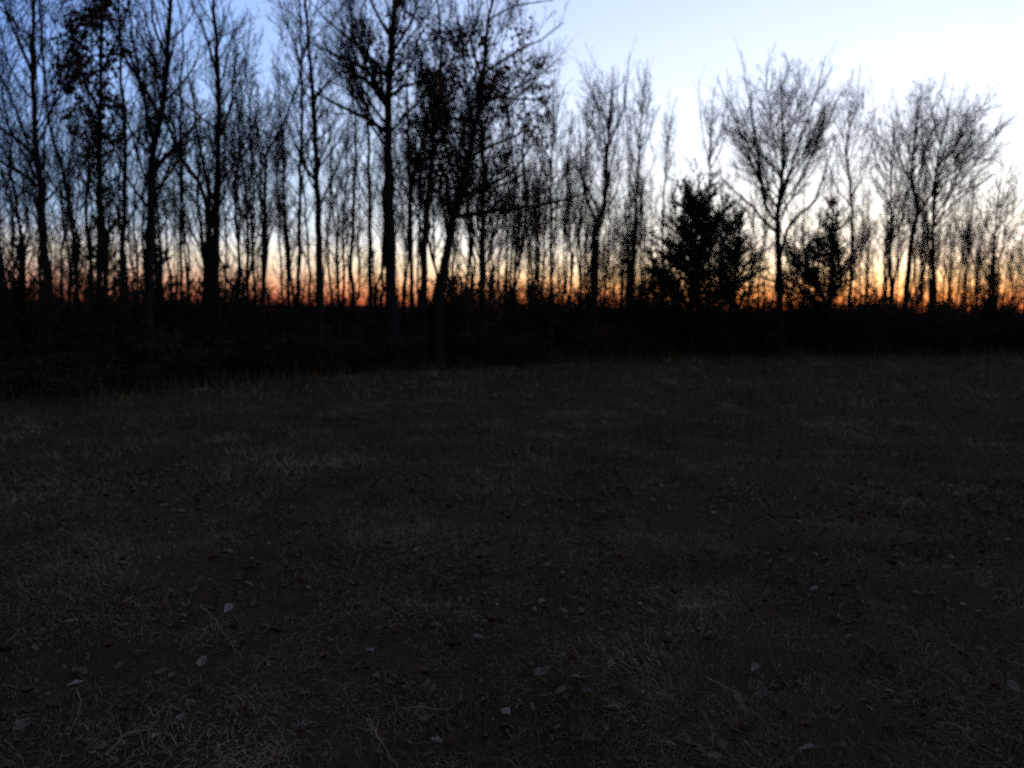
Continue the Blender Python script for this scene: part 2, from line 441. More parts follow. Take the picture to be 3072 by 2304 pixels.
def cedar_data(H, W, seed, prof=.8, nb=None, skew=0.0, gap=.25):
    """Trunk and foliage meshes of a red cedar, base at the origin."""
    rng = np.random.default_rng(seed)
    n = 14; z = np.linspace(-.1, H * .97, n)
    P = np.stack([np.cumsum(rng.normal(0, .02, n)) + skew * 0, np.cumsum(rng.normal(0, .02, n)), z], -1); P[:2, :2] = 0
    R = root_flare(n, .035 * W + .02 * H ** .5 + .02, .008)
    nb = nb or int(20 * H)
    u = np.sort(rng.random(nb)) ** .72
    lob = 0.5 + 1.0 * vnoise(u * 7 + seed, u * 0 + seed * 1.7)          # uneven outline
    L = W * lob * np.clip((1 - u) ** prof * 1.02 + .05, .05, 1.05) * rng.uniform(.55, 1.15, nb)
    L *= np.clip(.6 + u * 5, .5, 1) * 1.3 * np.where(rng.random(nb) < .12, 1.35, 1)
    ph = rng.random(nb) * 2 * math.pi
    L *= 1 + .8 * vnoise(ph * 1.3 + seed, u * 5) - .4 + skew * np.cos(ph) * (1 - u)
    zz = u * H * .97
    s = np.stack([np.interp(zz, z, P[:, 0]), np.interp(zz, z, P[:, 1]), zz], -1)
    el = np.radians(rng.normal(16, 12, nb) + 34 * u)
    D = np.stack([np.cos(ph) * np.cos(el), np.sin(ph) * np.cos(el), np.sin(el)], -1)
    nn = 5; B = np.zeros((nb, nn, 3)); B[:, 0] = s
    for q in range(1, nn):
        D = norm(D + np.array([0, 0, .07]) + rng.normal(0, .07, D.shape)); B[:, q] = B[:, q - 1] + D * (L / (nn - 1))[:, None]
    RB = np.maximum((.012 + .012 * L)[:, None] * np.linspace(1, .3, nn), .004)
    C, RC = children(B, RB, np.clip(L * 9, 3, 16).astype(int), .18, 1.0, 42, 14, .42, .4, .5, 3, .16, .12, rng, .004)
    Lc = np.linalg.norm(C[:, 2] - C[:, 0], axis=1)
    k = np.clip(Lc * 64, 8, 36).astype(int)
    par = np.repeat(np.arange(len(C)), k); tt = rng.random(len(par))[:, None]
    pts = C[par, 0] * (1 - tt) + C[par, 2] * tt + rng.normal(0, .022, (len(par), 3))
    d = norm(norm(C[par, 2] - C[par, 0]) + rng.normal(0, .55, pts.shape)); e = norm(np.cross(d, rng.normal(0, 1, pts.shape)))
    sz = rng.uniform(.04, .095, len(par))[:, None]
    fv = np.stack([pts - d * sz * .4, pts + e * sz * .26, pts + d * sz * .75, pts - e * sz * .26], 1).reshape(-1, 3)
    fq = np.arange(len(par))[:, None] * 4 + np.arange(4)[None]
    tone = np.repeat(np.clip(rng.normal(.45, .2, len(C))[par] + rng.normal(0, .15, len(par)), 0, 1), 4)
    tv, tq = tube_data([(P[None], R[None], 8)])
    bv, bq = tube_data([(B, RB, 4), (C, RC, 3)])
    return (tv, tq), (bv, bq), (fv, fq, tone)

def build_cedar(name, label, x, ytop, halfw_px, D, seed, prof=.8, skew=0., group=None, nb=None):
    topp = at(x, ytop, D); bx = topp[0]; z0 = float(gz(bx, D))
    H = topp[2] - z0; W = halfw_px / 3 / F_PX * D
    (tv, tq), (bv, bq), (fv, fq, tn) = cedar_data(H, W, seed, prof, nb, skew)
    root = thing(name, label, 'cedar tree', (bx, D, z0), group)
    obj('trunk', mesh_of('trunk', tv, [tq]), M_BARK, root)
    obj('branches', mesh_of('branches', bv, [bq]), M_TWIG, root)
    obj('foliage', mesh_of('foliage', fv, [fq], False, tn), M_CEDAR, root)
    return root

def E_(x, off=0.): return edge_at_px(x) + off

# ------------------------------------------------------------------ the named trees along the field edge, left to right
T = build_tree
G_TALL = 'tall bare hardwoods along the field edge'
T('hardwood_tree', 'tall bare hardwood nearest the left edge, branches fanning to the left', 'tree', E_(142, 1.2),
  [(142, 892), (128, 640), (104, 400), (99, 229), (102, 0)], 27,
  [[(99, 229), (60, 130), (22, 45)], [(108, 480), (60, 425), (0, 385)], [(92, 205), (36, 78), (0, 20)], [(112, 560), (70, 520), (10, 490)]],
  top=10.5, cnt=34, t0=.3, L1=2.3, dens=1.1, taper=.5, seed=1, group=G_TALL)
T('hardwood_tree', 'thin crooked bare tree bending left between leftmost trunk and leafy oak', 'tree', E_(232, 1.8),
  [(232, 880), (225, 760), (210, 640), (181, 482), (152, 400), (145, 340), (130, 160), (118, 0)], 14,
  [[(205, 610), (165, 560), (130, 500)]], top=9.5, cnt=22, t0=.35, L1=1.6, taper=.5, seed=2, group=G_TALL)
T('oak_tree', 'oak above the columnar cedar, dead brown leaves clinging in clumps', 'tree', E_(300, 1.4),
  [(300, 890), (298, 600), (300, 300), (305, 120), (310, 0)], 24,
  [[(300, 330), (255, 250), (190, 190)], [(302, 220), (345, 130), (380, 40)], [(303, 130), (270, 60), (255, 0)]],
  top=9.8, cnt=39, t0=.4, L1=1.35, taper=.5, seed=3, leaves=dict(n=95, per=32, rad=.14, size=.10, box=(170, -300, 380, 470)), group='oaks still holding dead leaves')
build_cedar('cedar_tree', 'narrow columnar dark cedar in front of the leafy oak at left', 293, 318, 78, E_(293, .7), 11, prof=.55, group='dark evergreen cedars')
T('hardwood_tree', 'slim straight bare trunk just right of the columnar cedar', 'tree', E_(365, 1.5),
  [(365, 900), (372, 640), (378, 460), (365, 280), (362, 150), (355, 0)], 19, [[(375, 430), (405, 395), (430, 380)]], top=10, cnt=25, t0=.3, L1=1.5, taper=.5, seed=4, group=G_TALL)
T('hardwood_tree', 'bare tree forking halfway up into two long limbs, a wide Y', 'tree', E_(443, 1.0),
  [(443, 904), (452, 650), (455, 500), (461, 425), (480, 360), (500, 200), (512, 0)], 36,
  [[(461, 432), (445, 360), (425, 250), (400, 120), (386, 0)], [(478, 350), (450, 290), (425, 245)], [(462, 520), (500, 460), (545, 420)], [(503, 180), (470, 100), (455, 20)],
   [(425, 250), (385, 190), (350, 110)]],
  top=11, cnt=37, t0=.3, L1=2.0, dens=1.05, taper=.5, seed=5, group=G_TALL)
T('hardwood_tree', 'very slender bare tree between the Y forked trunk and the leaning one', 'tree', E_(545, 2.0),
  [(545, 905), (543, 700), (543, 480), (540, 300)], 12, [], top=9, cnt=22, t0=.3, L1=1.2, taper=.5, seed=6, group=G_TALL)
T('hardwood_tree', 'bare tree leaning left, crossing toward the Y forked trunk', 'tree', E_(615, 1.3),
  [(618, 905), (622, 760), (627, 630), (600, 560), (542, 470), (512, 392), (480, 300)], 24,
  [[(627, 640), (620, 520), (590, 400), (575, 280)]], top=8.3, cnt=28, t0=.3, L1=1.6, taper=.5, seed=7, group=G_TALL)
T('hardwood_tree', 'tall bare trunk beside the left leaning tree, slightly bowed right', 'tree', E_(648, 1.2),
  [(648, 904), (650, 640), (657, 362), (652, 150), (639, 0)], 30,
  [[(655, 250), (620, 110), (585, 30)], [(653, 420), (690, 330), (700, 250)]], top=11.5, cnt=34, t0=.3, L1=1.9, taper=.5, seed=8, group=G_TALL)
T('hardwood_tree', 'bare tree ending in a small fork, right of the bowed trunk', 'tree', E_(790, 2.0),
  [(790, 925), (795, 650), (797, 480), (815, 440), (842, 390)], 20, [[(797, 490), (780, 420), (765, 340)]], top=8.2, cnt=25, t0=.3, L1=1.5, taper=.5, seed=9, group=G_TALL)
T('hardwood_tree', 'slender bare tree just left of the small forked one', 'tree', E_(742, 2.4),
  [(742, 925), (745, 700), (736, 560), (720, 420)], 14, [], top=8.3, cnt=23, t0=.3, L1=1.3, taper=.5, seed=10, group=G_TALL)
T('hardwood_tree', 'thin tall bare tree with a bushy high crown, left of a stouter trunk', 'tree', E_(893, 2.2),
  [(893, 922), (900, 600), (905, 400), (905, 200), (900, 0)], 16, [[(906, 210), (880, 120), (850, 40)], [(905, 190), (930, 100), (935, 20)]],
  top=11.5, cnt=41, t0=.35, L1=1.6, dens=1.15, taper=.5, seed=12, group=G_TALL)
T('hardwood_tree', 'stout straight bare trunk second to the left of the thickest one', 'tree', E_(959, 1.4),
  [(959, 922), (955, 650), (947, 452), (938, 290), (923, 90), (915, 0)], 29, [[(945, 540), (915, 500), (885, 430)], [(940, 300), (975, 260), (1010, 230)]],
  top=12, cnt=34, t0=.35, L1=1.7, taper=.5, seed=13, group=G_TALL)
T('young_tree', 'short bare young tree spreading low beside the stout straight trunk', 'tree', E_(1016, 1.6),
  [(1016, 924), (1015, 820), (1010, 730), (1000, 640)], 13, [[(1014, 800), (1035, 740), (1050, 680)]], top=5.6, cnt=25, t0=.25, L1=1.4, taper=.5, seed=14)
T('hardwood_tree', 'bare slim trunk next on the left of the thickest trunk', 'tree', E_(1110, 1.5),
  [(1110, 926), (1108, 600), (1104, 300), (1098, 180), (1095, 100)], 18, [], top=11, cnt=28, t0=.35, L1=1.5, taper=.5, seed=15, group=G_TALL)
T('hardwood_tree', 'thickest dark trunk at centre left, long limbs sweeping up to the left', 'tree', E_(1173, .8),
  [(1173, 940), (1170, 700), (1166, 542), (1164, 301), (1176, 120), (1182, 0)], 46,
  [[(1160, 315), (1130, 265), (1105, 215), (1085, 165), (1060, 100), (1047, 0)], [(1166, 400), (1092, 352), (983, 298)],
   [(1162, 232), (1110, 172), (1040, 110), (975, 55)], [(1166, 290), (1225, 255), (1260, 250)], [(1174, 160), (1225, 80), (1255, 0)],
   [(1105, 215), (1060, 185), (1000, 165)], [(1130, 265), (1090, 235), (1020, 195)], [(1176, 120), (1130, 40), (1105, -40)]],
  top=14, cnt=43, t0=.42, L1=2.4, dens=1.1, taper=.5, seed=16, leaves=dict(n=30, per=32, rad=.16, size=.11, box=(1080, 0, 1330, 480)), group=G_TALL)
T('hardwood_tree', 'slim dark trunk first on the right of the thickest trunk', 'tree', E_(1237, 1.6),
  [(1237, 934), (1232, 650), (1224, 420), (1222, 270)], 18, [[(1230, 560), (1255, 500), (1262, 440)]], top=10.5, cnt=30, t0=.3, L1=1.6, taper=.5, seed=17,
  leaves=dict(n=28, per=28, rad=.15, size=.11, box=(1150, 150, 1330, 560)), group='oaks still holding dead leaves')
T('hardwood_tree', 'upright dark trunk left of the right leaning oak, nearly touching it', 'tree', E_(1272, 1.1),
  [(1272, 940), (1275, 720), (1297, 452), (1318, 290), (1325, 160), (1310, 0)], 28, [[(1300, 430), (1270, 330), (1265, 220)], [(1318, 290), (1350, 200), (1380, 120)]],
  top=12, cnt=39, t0=.3, L1=2.0, taper=.5, seed=18, leaves=dict(n=44, per=30, rad=.16, size=.11, box=(1200, 60, 1420, 560)), group='oaks still holding dead leaves')
T('oak_tree', 'oak leaning right with a long level lower limb and hanging dead leaves', 'tree', E_(1315, .6),
  [(1315, 936), (1335, 790), (1351, 693), (1381, 573), (1423, 392), (1447, 241), (1465, 60), (1475, 0)], 36,
  [[(1357, 665), (1340, 560), (1320, 490), (1303, 450)], [(1372, 650), (1450, 636), (1550, 626), (1690, 602)], [(1402, 480), (1465, 440), (1545, 410)],
   [(1385, 590), (1450, 560), (1530, 520), (1570, 470)], [(1450, 225), (1520, 170), (1620, 120)], [(1440, 300), (1510, 290), (1560, 300)], [(1465, 60), (1540, 20), (1650, 0)],
   [(1447, 241), (1420, 150), (1410, 50)]],
  top=12.5, cnt=40, t0=.3, L1=2.5, dens=1.1, taper=.5, seed=19, leaves=dict(n=130, per=32, rad=.17, size=.12, box=(1300, 90, 1640, 760)), group='oaks still holding dead leaves')
T('hardwood_tree', 'dark upright trunk right behind the level limb of leaning oak', 'tree', E_(1447, 1.8),
  [(1447, 937), (1447, 700), (1450, 500), (1440, 380)], 26, [[(1448, 620), (1490, 560), (1540, 540)]], top=11, cnt=37, t0=.25, L1=2.0, taper=.5, seed=20,
  leaves=dict(n=16, per=28, rad=.16, size=.11, box=(1330, 300, 1600, 860)), group='oaks still holding dead leaves')
G_FAR = 'bare hardwoods on the right of the tree line'
T('hardwood_tree', 'slim straight bare tree at the end of the level oak limb', 'tree', E_(1653, 1.2),
  [(1653, 942), (1653, 700), (1655, 500), (1660, 320), (1662, 200)], 14, [[(1655, 540), (1700, 490), (1730, 470)], [(1654, 500), (1620, 400), (1600, 300)]],
  cnt=6, t0=0.30, taper=.45, L1=2.34, ang=34, dens=1.0, dome=(1655, 400, 78, 210, 43), seed=21, group=G_FAR)
T('hardwood_tree', 'bare tree with kinked thick trunk, high brush-like crown left of the large cedar', 'tree', E_(1780, 1.0),
  [(1780, 942), (1782, 800), (1784, 690), (1812, 620), (1822, 480), (1830, 330), (1840, 200)], 32,
  [[(1822, 470), (1800, 350), (1770, 250)], [(1825, 440), (1870, 330), (1880, 240)], [(1790, 670), (1750, 560), (1740, 420)], [(1800, 640), (1725, 500), (1680, 540)]],
  cnt=6, t0=0.40, taper=.45, L1=2.46, ang=30, dens=1.0, dome=(1800, 375, 110, 190, 76), seed=22, group=G_FAR)
T('hardwood_tree', 'slender bare tree second to the left of the large cedar, leaning right', 'tree', E_(1893, 1.5),
  [(1893, 940), (1905, 700), (1918, 443), (1944, 177)], 17, [[(1910, 560), (1885, 430), (1875, 300)]], cnt=6, t0=0.35, taper=.45, L1=1.97, ang=32, dens=1.0, dome=(1925, 340, 58, 165, 39), seed=23, group=G_FAR)
T('hardwood_tree', 'thin wispy bare tree directly left of the large cedar', 'tree', E_(1985, 1.5),
  [(1985, 940), (1988, 700), (1995, 540), (2008, 380), (2030, 290)], 12, [], cnt=6, t0=0.35, taper=.45, L1=1.35, ang=34, dens=1.0, dome=(2005, 420, 40, 135, 20), seed=24, group=G_FAR)
build_cedar('cedar_tree', 'large broad dark cedar in the right middle of the tree line', 2088, 618, 160, E_(2092, -.1), 25, prof=.36, group='dark evergreen cedars', nb=130)
build_cedar('cedar_tree', 'dark cedar merging with the right side of the large broad cedar', 2212, 640, 92, E_(2212, .5), 26, prof=.45, group='dark evergreen cedars')
T('hardwood_tree', 'bare tree with a narrow vase crown rising behind the large cedar', 'tree', E_(2128, 2.0),
  [(2128, 940), (2128, 700), (2128, 480), (2135, 350), (2145, 260)], 13, [[(2128, 490), (2105, 390), (2100, 300)], [(2130, 470), (2165, 380), (2180, 290)]], cnt=6, t0=0.48, taper=.45, L1=1.47, ang=26, dens=1.0, dome=(2140, 380, 52, 120, 32), seed=27, group=G_FAR)
T('maple_tree', 'bare maple with a wide domed crown between the two right hand cedars', 'tree', E_(2338, .6),
  [(2338, 942), (2336, 780), (2333, 660), (2350, 480), (2345, 330), (2342, 200)], 30,
  [[(2334, 668), (2298, 620), (2267, 481), (2225, 400), (2190, 330)], [(2334, 700), (2300, 670), (2250, 615), (2190, 560)], [(2340, 600), (2385, 470), (2425, 350), (2450, 270)],
   [(2337, 790), (2362, 690), (2400, 640), (2445, 600), (2480, 500)], [(2300, 630), (2278, 500), (2258, 350), (2240, 260)]],
  cnt=6, t0=0.42, taper=.45, L1=2.84, ang=33, dens=1.0, dome=(2340, 400, 176, 244, 92), seed=28, group=G_FAR)
build_cedar('cedar_tree', 'dark cedar with a wide ragged skirt right of the domed maple', 2505, 590, 165, E_(2512, .2), 29, prof=.95, skew=-.3, group='dark evergreen cedars')
T('hardwood_tree', 'wispy bare tree standing behind the ragged cedar, tall thin top', 'tree', E_(2548, 1.4),
  [(2548, 935), (2556, 650), (2540, 430), (2568, 330), (2582, 190)], 14, [[(2553, 620), (2500, 540), (2470, 430)], [(2550, 600), (2600, 500), (2620, 380)]], cnt=6, t0=0.35, taper=.45, L1=1.73, ang=32, dens=1.0, dome=(2560, 420, 78, 225, 51), seed=30, group=G_FAR)
T('hardwood_tree', 'slim bare tree first on the right of the ragged cedar', 'tree', E_(2672, 1.2),
  [(2672, 920), (2672, 700), (2675, 475), (2690, 330)], 14, [[(2674, 500), (2630, 400), (2620, 300)], [(2673, 620), (2640, 560), (2610, 520)]], cnt=6, t0=0.35, taper=.45, L1=1.85, ang=34, dens=1.0, dome=(2662, 440, 66, 175, 42), seed=31, group=G_FAR)
T('hardwood_tree', 'crooked dark bare tree with a dense rounded top at the right', 'tree', E_(2716, .9),
  [(2716, 920), (2735, 720), (2754, 620), (2735, 540), (2745, 400), (2760, 260)], 25,
  [[(2745, 660), (2790, 590), (2810, 500)], [(2740, 560), (2700, 480), (2680, 380)], [(2738, 520), (2790, 420), (2820, 290)]], cnt=6, t0=0.38, taper=.45, L1=2.34, ang=36, dens=1.0, dome=(2750, 405, 88, 180, 79), seed=32, group=G_FAR)
T('hardwood_tree', 'bare tree with a broad twiggy crown second from the right edge', 'tree', E_(2798, 1.0),
  [(2798, 920), (2800, 700), (2805, 540), (2830, 392), (2862, 250)], 20,
  [[(2803, 600), (2870, 500), (2940, 440), (2990, 400)], [(2812, 480), (2890, 400), (2940, 330)], [(2800, 680), (2860, 610), (2930, 560)], [(2803, 560), (2770, 470), (2765, 380)]],
  cnt=6, t0=0.30, taper=.45, L1=2.59, ang=36, dens=1.0, dome=(2870, 460, 150, 210, 70), seed=33, group=G_FAR)
T('hardwood_tree', 'lower bare tree beside the right edge, thin open crown', 'tree', E_(2985, 1.2),
  [(2980, 905), (2985, 700), (3000, 560), (3010, 490)], 14, [[(2985, 700), (3030, 600), (3060, 520)], [(2984, 720), (2940, 640), (2920, 560)]], cnt=6, t0=0.25, taper=.45, L1=1.97, ang=36, dens=1.0, dome=(3000, 630, 76, 135, 45), seed=34, group=G_FAR)
build_cedar('cedar_tree', 'small dark cedar bush low beside the right edge', 2972, 765, 46, E_(2972, .4), 35, prof=.5, group='dark evergreen cedars')
build_cedar('cedar_tree', 'low ragged cedar at the left foot of the large broad cedar', 1965, 760, 75, E_(1945, .8), 36, prof=.45, group='dark evergreen cedars')
build_cedar('cedar_tree', 'thin ragged cedar behind the Y forked trunk', 455, 640, 60, E_(455, 2.6), 37, prof=.6, group='dark evergreen cedars')
build_cedar('cedar_tree', 'low cedar in shade at the far left of the wood', 40, 700, 70, E_(40, 2.0), 38, prof=.6, group='dark evergreen cedars')
build_cedar('cedar_tree', 'thin dark cedar just left of the bowed trunk base', 622, 720, 52, E_(622, 2.4), 39, prof=.6, group='dark evergreen cedars')

# ------------------------------------------------------------------ poles and saplings deeper in the wood
def pole_variant(k, H, L1, cnt, t0, ang, dens, lean):
    rng = np.random.default_rng(500 + k)
    n = 20; z = np.linspace(-.1, H, n)
    off = np.cumsum(rng.normal(0, .045, (n, 2)), 0); off -= off[0]; off += np.linspace(0, lean, n)[:, None] * np.array([[1, .4]])
    P = np.concatenate([off, z[:, None]], 1); P[1:] = P[1:]
    R = root_flare(n, .0065 * H + .012, .008, 1.3)
    v, q = tube_data([(P[None], R[None], 7)])
    tm = mesh_of('trunk', v, [q]); tm.materials.append(M_BARK)
    tw, _, _ = twig_levels([P], [R], rng, dict(cnt=[cnt], t0=[t0], L1=[L1], ang=ang, trop=.16, dens=dens))
    v, q = tube_data(tw)
    cm = mesh_of('crown', v, [q]); cm.materials.append(M_TWIG)
    return tm, cm
VARS = [pole_variant(k, *p) for k, p in enumerate([
    (9.5, 1.6, 34, .4, 34, .8, .3), (8.0, 1.4, 30, .35, 38, .8, -.4), (11.0, 1.8, 38, .45, 32, .8, .2), (7.0, 1.4, 30, .35, 42, .85, .5),
    (10.0, 1.6, 38, .4, 36, .8, -.2), (6.0, 1.3, 28, .3, 44, .85, .1), (12.0, 1.9, 40, .5, 30, .8, -.5), (8.8, 1.6, 32, .4, 40, .8, .0)])]
SAPL = [pole_variant(20 + k, *p) for k, p in enumerate([
    (4.2, 1.2, 22, .2, 46, .85, .3), (3.4, 1.1, 20, .15, 50, .85, -.25), (5.0, 1.3, 24, .25, 42, .85, .5), (2.8, 1.0, 20, .1, 52, .9, 0)])]
ORD = ['first', 'second', 'third', 'fourth', 'fifth', 'sixth', 'seventh', 'eighth', 'ninth', 'tenth', 'eleventh', 'twelfth', 'thirteenth', 'fourteenth', 'fifteenth', 'sixteenth'] + ['seventeenth', 'eighteenth', 'nineteenth', 'twentieth'] + ['%s-%s' % (a, b) for a in ('twenty', 'thirty', 'forty', 'fifty') for b in ('first', 'second', 'third', 'fourth', 'fifth', 'sixth', 'seventh', 'eighth', 'ninth', 'tenth')]
ANCH = [(-9999, 'the picture edge'), (142, 'the leftmost tall trunk'), (293, 'the columnar cedar'), (443, 'the Y forked trunk'), (648, 'the bowed trunk'),
        (790, 'the small forked tree'), (959, 'the stout straight trunk'), (1173, 'the thickest trunk'), (1315, 'the right leaning oak'), (1653, 'the slim tree past the oak limb'),
        (1780, 'the kinked trunk'), (2092, 'the large broad cedar'), (2338, 'the domed maple'), (2512, 'the ragged cedar'), (2798, 'the broad twiggy tree')]
def ordinal_labels(xs, kind, tail):
    out = [None] * len(xs); cnt = {}
    for i in np.argsort(xs):
        a = max(k for k, (ax, _) in enumerate(ANCH) if ax <= xs[i]); c = cnt.get(a, 0); cnt[a] = c + 1
        out[i] = f'{ORD[c]} {kind} right of {ANCH[a][1]}' + tail
    return out
def place(variants, name, cat, group, kind, tail, spots, rng):
    xs = [to_px((s[0], s[1], 1.0))[0] for s in spots]
    labels = ordinal_labels(xs, kind, tail)
    for k, (sp, lb) in enumerate(zip(spots, labels)):
        x, y, h = sp
        tm, cm = variants[rng.integers(len(variants))]
        hh = max(v.co.z for v in list(tm.vertices)[-7:])
        s = h / hh
        r = thing(name, lb, cat, (x, y, float(gz(x, y))), group)
        r.rotation_euler = (0, 0, rng.random() * 6.283); wd = rng.uniform(.85, 1.15); r.scale = (s ** .8 * wd, s ** .8 * wd, s)
        obj('trunk', tm, None, r); obj('crown', cm, None, r)

rng = np.random.default_rng(42)
# height envelope of the wood behind, as photo pixel rows of the tops
TOPX = [-400, 0, 300, 560, 700, 780, 900, 1100, 1400, 1560, 1650, 1750, 1900, 2050, 2150, 2330, 2450, 2600, 2700, 2850, 2950, 3072, 3500]
TOPY = [100, 100, 120, 150, 160, 170, 180, 150, 150, 260, 330, 340, 400, 470, 480, 480, 480, 460, 400, 400, 560, 600, 600]
spots = []
N_POLE = 215
for k in range(N_POLE):
    x = -260 + 3560 * (k + rng.random()) / N_POLE
    if k % 5 == 0: x = rng.uniform(1350, 2050)
    if k % 9 == 0: x = rng.uniform(2400, 3000)
    D = E_(x, 2.5 + 20 * rng.random() ** 1.3)
    yt = np.interp(x, TOPX, TOPY) + rng.uniform(0, 380)
    p = at(x, yt, D); spots.append((p[0], D, p[2]))
for k in range(10):
    x = 60 + 1560 * (k + rng.random()) / 10; D = E_(x, 3 + 16 * rng.random()); p = at(x, rng.uniform(-40, 260), D); spots.append((p[0], D, p[2]))
for k in range(44):
    x = 1500 + 1640 * (k + rng.random()) / 44; D = E_(x, 4 + 18 * rng.random()); p = at(x, np.interp(x, TOPX, TOPY) + rng.uniform(-60, 160), D); spots.append((p[0], D, p[2]))
for k in range(12):
    x = 2880 + 360 * (k + rng.random()) / 12; D = E_(x, 1.5 + 12 * rng.random()); p = at(x, rng.uniform(470, 680), D); spots.append((p[0], D, p[2]))
place(VARS, 'pole_tree', 'tree', 'slender poles deeper in the wood', 'slender bare pole', ', deeper in', spots, rng)

spots = []
N_SAP = 160
for k in range(N_SAP):
    x = -200 + 3440 * (k + rng.random()) / N_SAP
    D = E_(x, .5 + 16 * rng.random() ** 1.2)
    spots.append((at(x, 900, D)[0], D, rng.uniform(2.0, 4.4)))
place(SAPL, 'sapling', 'sapling', 'leafless saplings in the understory', 'low leafless sapling', '', spots, rng)

# ------------------------------------------------------------------ brush at the wood edge
def shrub_variant(k, H, W, stems, leafy):
    rng = np.random.default_rng(900 + k)
    ph = rng.random(stems) * 6.283; el = np.radians(rng.uniform(45, 85, stems)); L = H * rng.uniform(.6, 1.1, stems)
    n = 6; P = np.zeros((stems, n, 3)); P[:, 0] = np.stack([np.cos(ph) * .12 * W, np.sin(ph) * .12 * W, ph * 0 - .05], -1)
    D = np.stack([np.cos(ph) * np.cos(el), np.sin(ph) * np.cos(el), np.sin(el)], -1)
    for q in range(1, n):
        D = norm(D + np.array([0, 0, .02]) + rng.normal(0, .13, D.shape)); P[:, q] = P[:, q - 1] + D * (L / (n - 1))[:, None]
    R = .011 * np.linspace(1, .35, n)[None] * rng.uniform(.7, 1.2, (stems, 1))
    C, RC = children(P, R, 9, .2, .98, 46, 15, .38, .3, .6, 4, .04, .16, rng, .005)
    D_, RD = children(C, RC, 5, .15, .97, 42, 15, .5, .3, .7, 3, .03, .16, rng, .0045)
    v, q = tube_data([(P, R, 4)]); sm = mesh_of('stems', v, [q]); sm.materials.append(M_BARK)
    v, q = tube_data([(C, RC, 3), (D_, RD, 3)]); tm = mesh_of('twigs', v, [q]); tm.materials.append(M_TWIG)
    lm = None
    if leafy:
        lv, lf, lt = leaf_clumps(np.concatenate([C[:, 2], D_[:, -1]]), rng, leafy, 9, .10, .07)
        lm = mesh_of('leaves', lv, [lf], False, lt * .7); lm.materials.append(M_OAKLEAF)
    return sm, tm, lm
SHR = [shrub_variant(0, 1.5, 1, 16, 120), shrub_variant(1, 1.1, 1.2, 18, 160), shrub_variant(2, 2.0, 1, 15, 110), shrub_variant(3, .8, 1.3, 20, 180), shrub_variant(4, 2.4, 1.1, 16, 200)]
spots = []
N_SH = 170
for k in range(N_SH):
    x = -220 + 3500 * (k + rng.random()) / N_SH
    D = E_(x, .35 + 5.5 * rng.random() ** 1.6)
    h = rng.uniform(.55, 1.35)
    if k % 2: D = E_(x, 3 + 9 * rng.random()); h = rng.uniform(1.5, 2.7)
    if 2640 < x: h = rng.uniform(1.1, 2.25)
    spots.append((at(x, 900, D)[0], D, h))
for k in range(16):
    x = 2600 + 560 * (k + rng.random()) / 16; D = E_(x, .6 + 3 * rng.random()); spots.append((at(x, 900, D)[0], D, rng.uniform(1.8, 2.6)))
for k in range(44):
    x = 1350 + 1800 * (k + rng.random()) / 44; D = E_(x, 1.5 + 9 * rng.random()); spots.append((at(x, 900, D)[0], D, rng.uniform(1.9, 3.1)))
xs = [to_px((s[0], s[1], 1.0))[0] for s in spots]
for sp, lb in zip(spots, ordinal_labels(xs, 'tangled brush clump', '')):
    k = int(rng.integers(5)); sm, tm, lm = SHR[k]; s = sp[2] / (1.5, 1.1, 2.0, .8, 2.4)[k]
    r = thing('brush_clump', lb, 'shrub', (sp[0], sp[1], float(gz(sp[0], sp[1]))), 'tangled brush along the wood edge')
    r.rotation_euler = (0, 0, rng.random() * 6.283); wd = rng.uniform(.9, 1.4); r.scale = (wd, wd, s)
    obj('stems', sm, None, r); obj('twigs', tm, None, r)
    if lm: obj('leaves', lm, None, r)

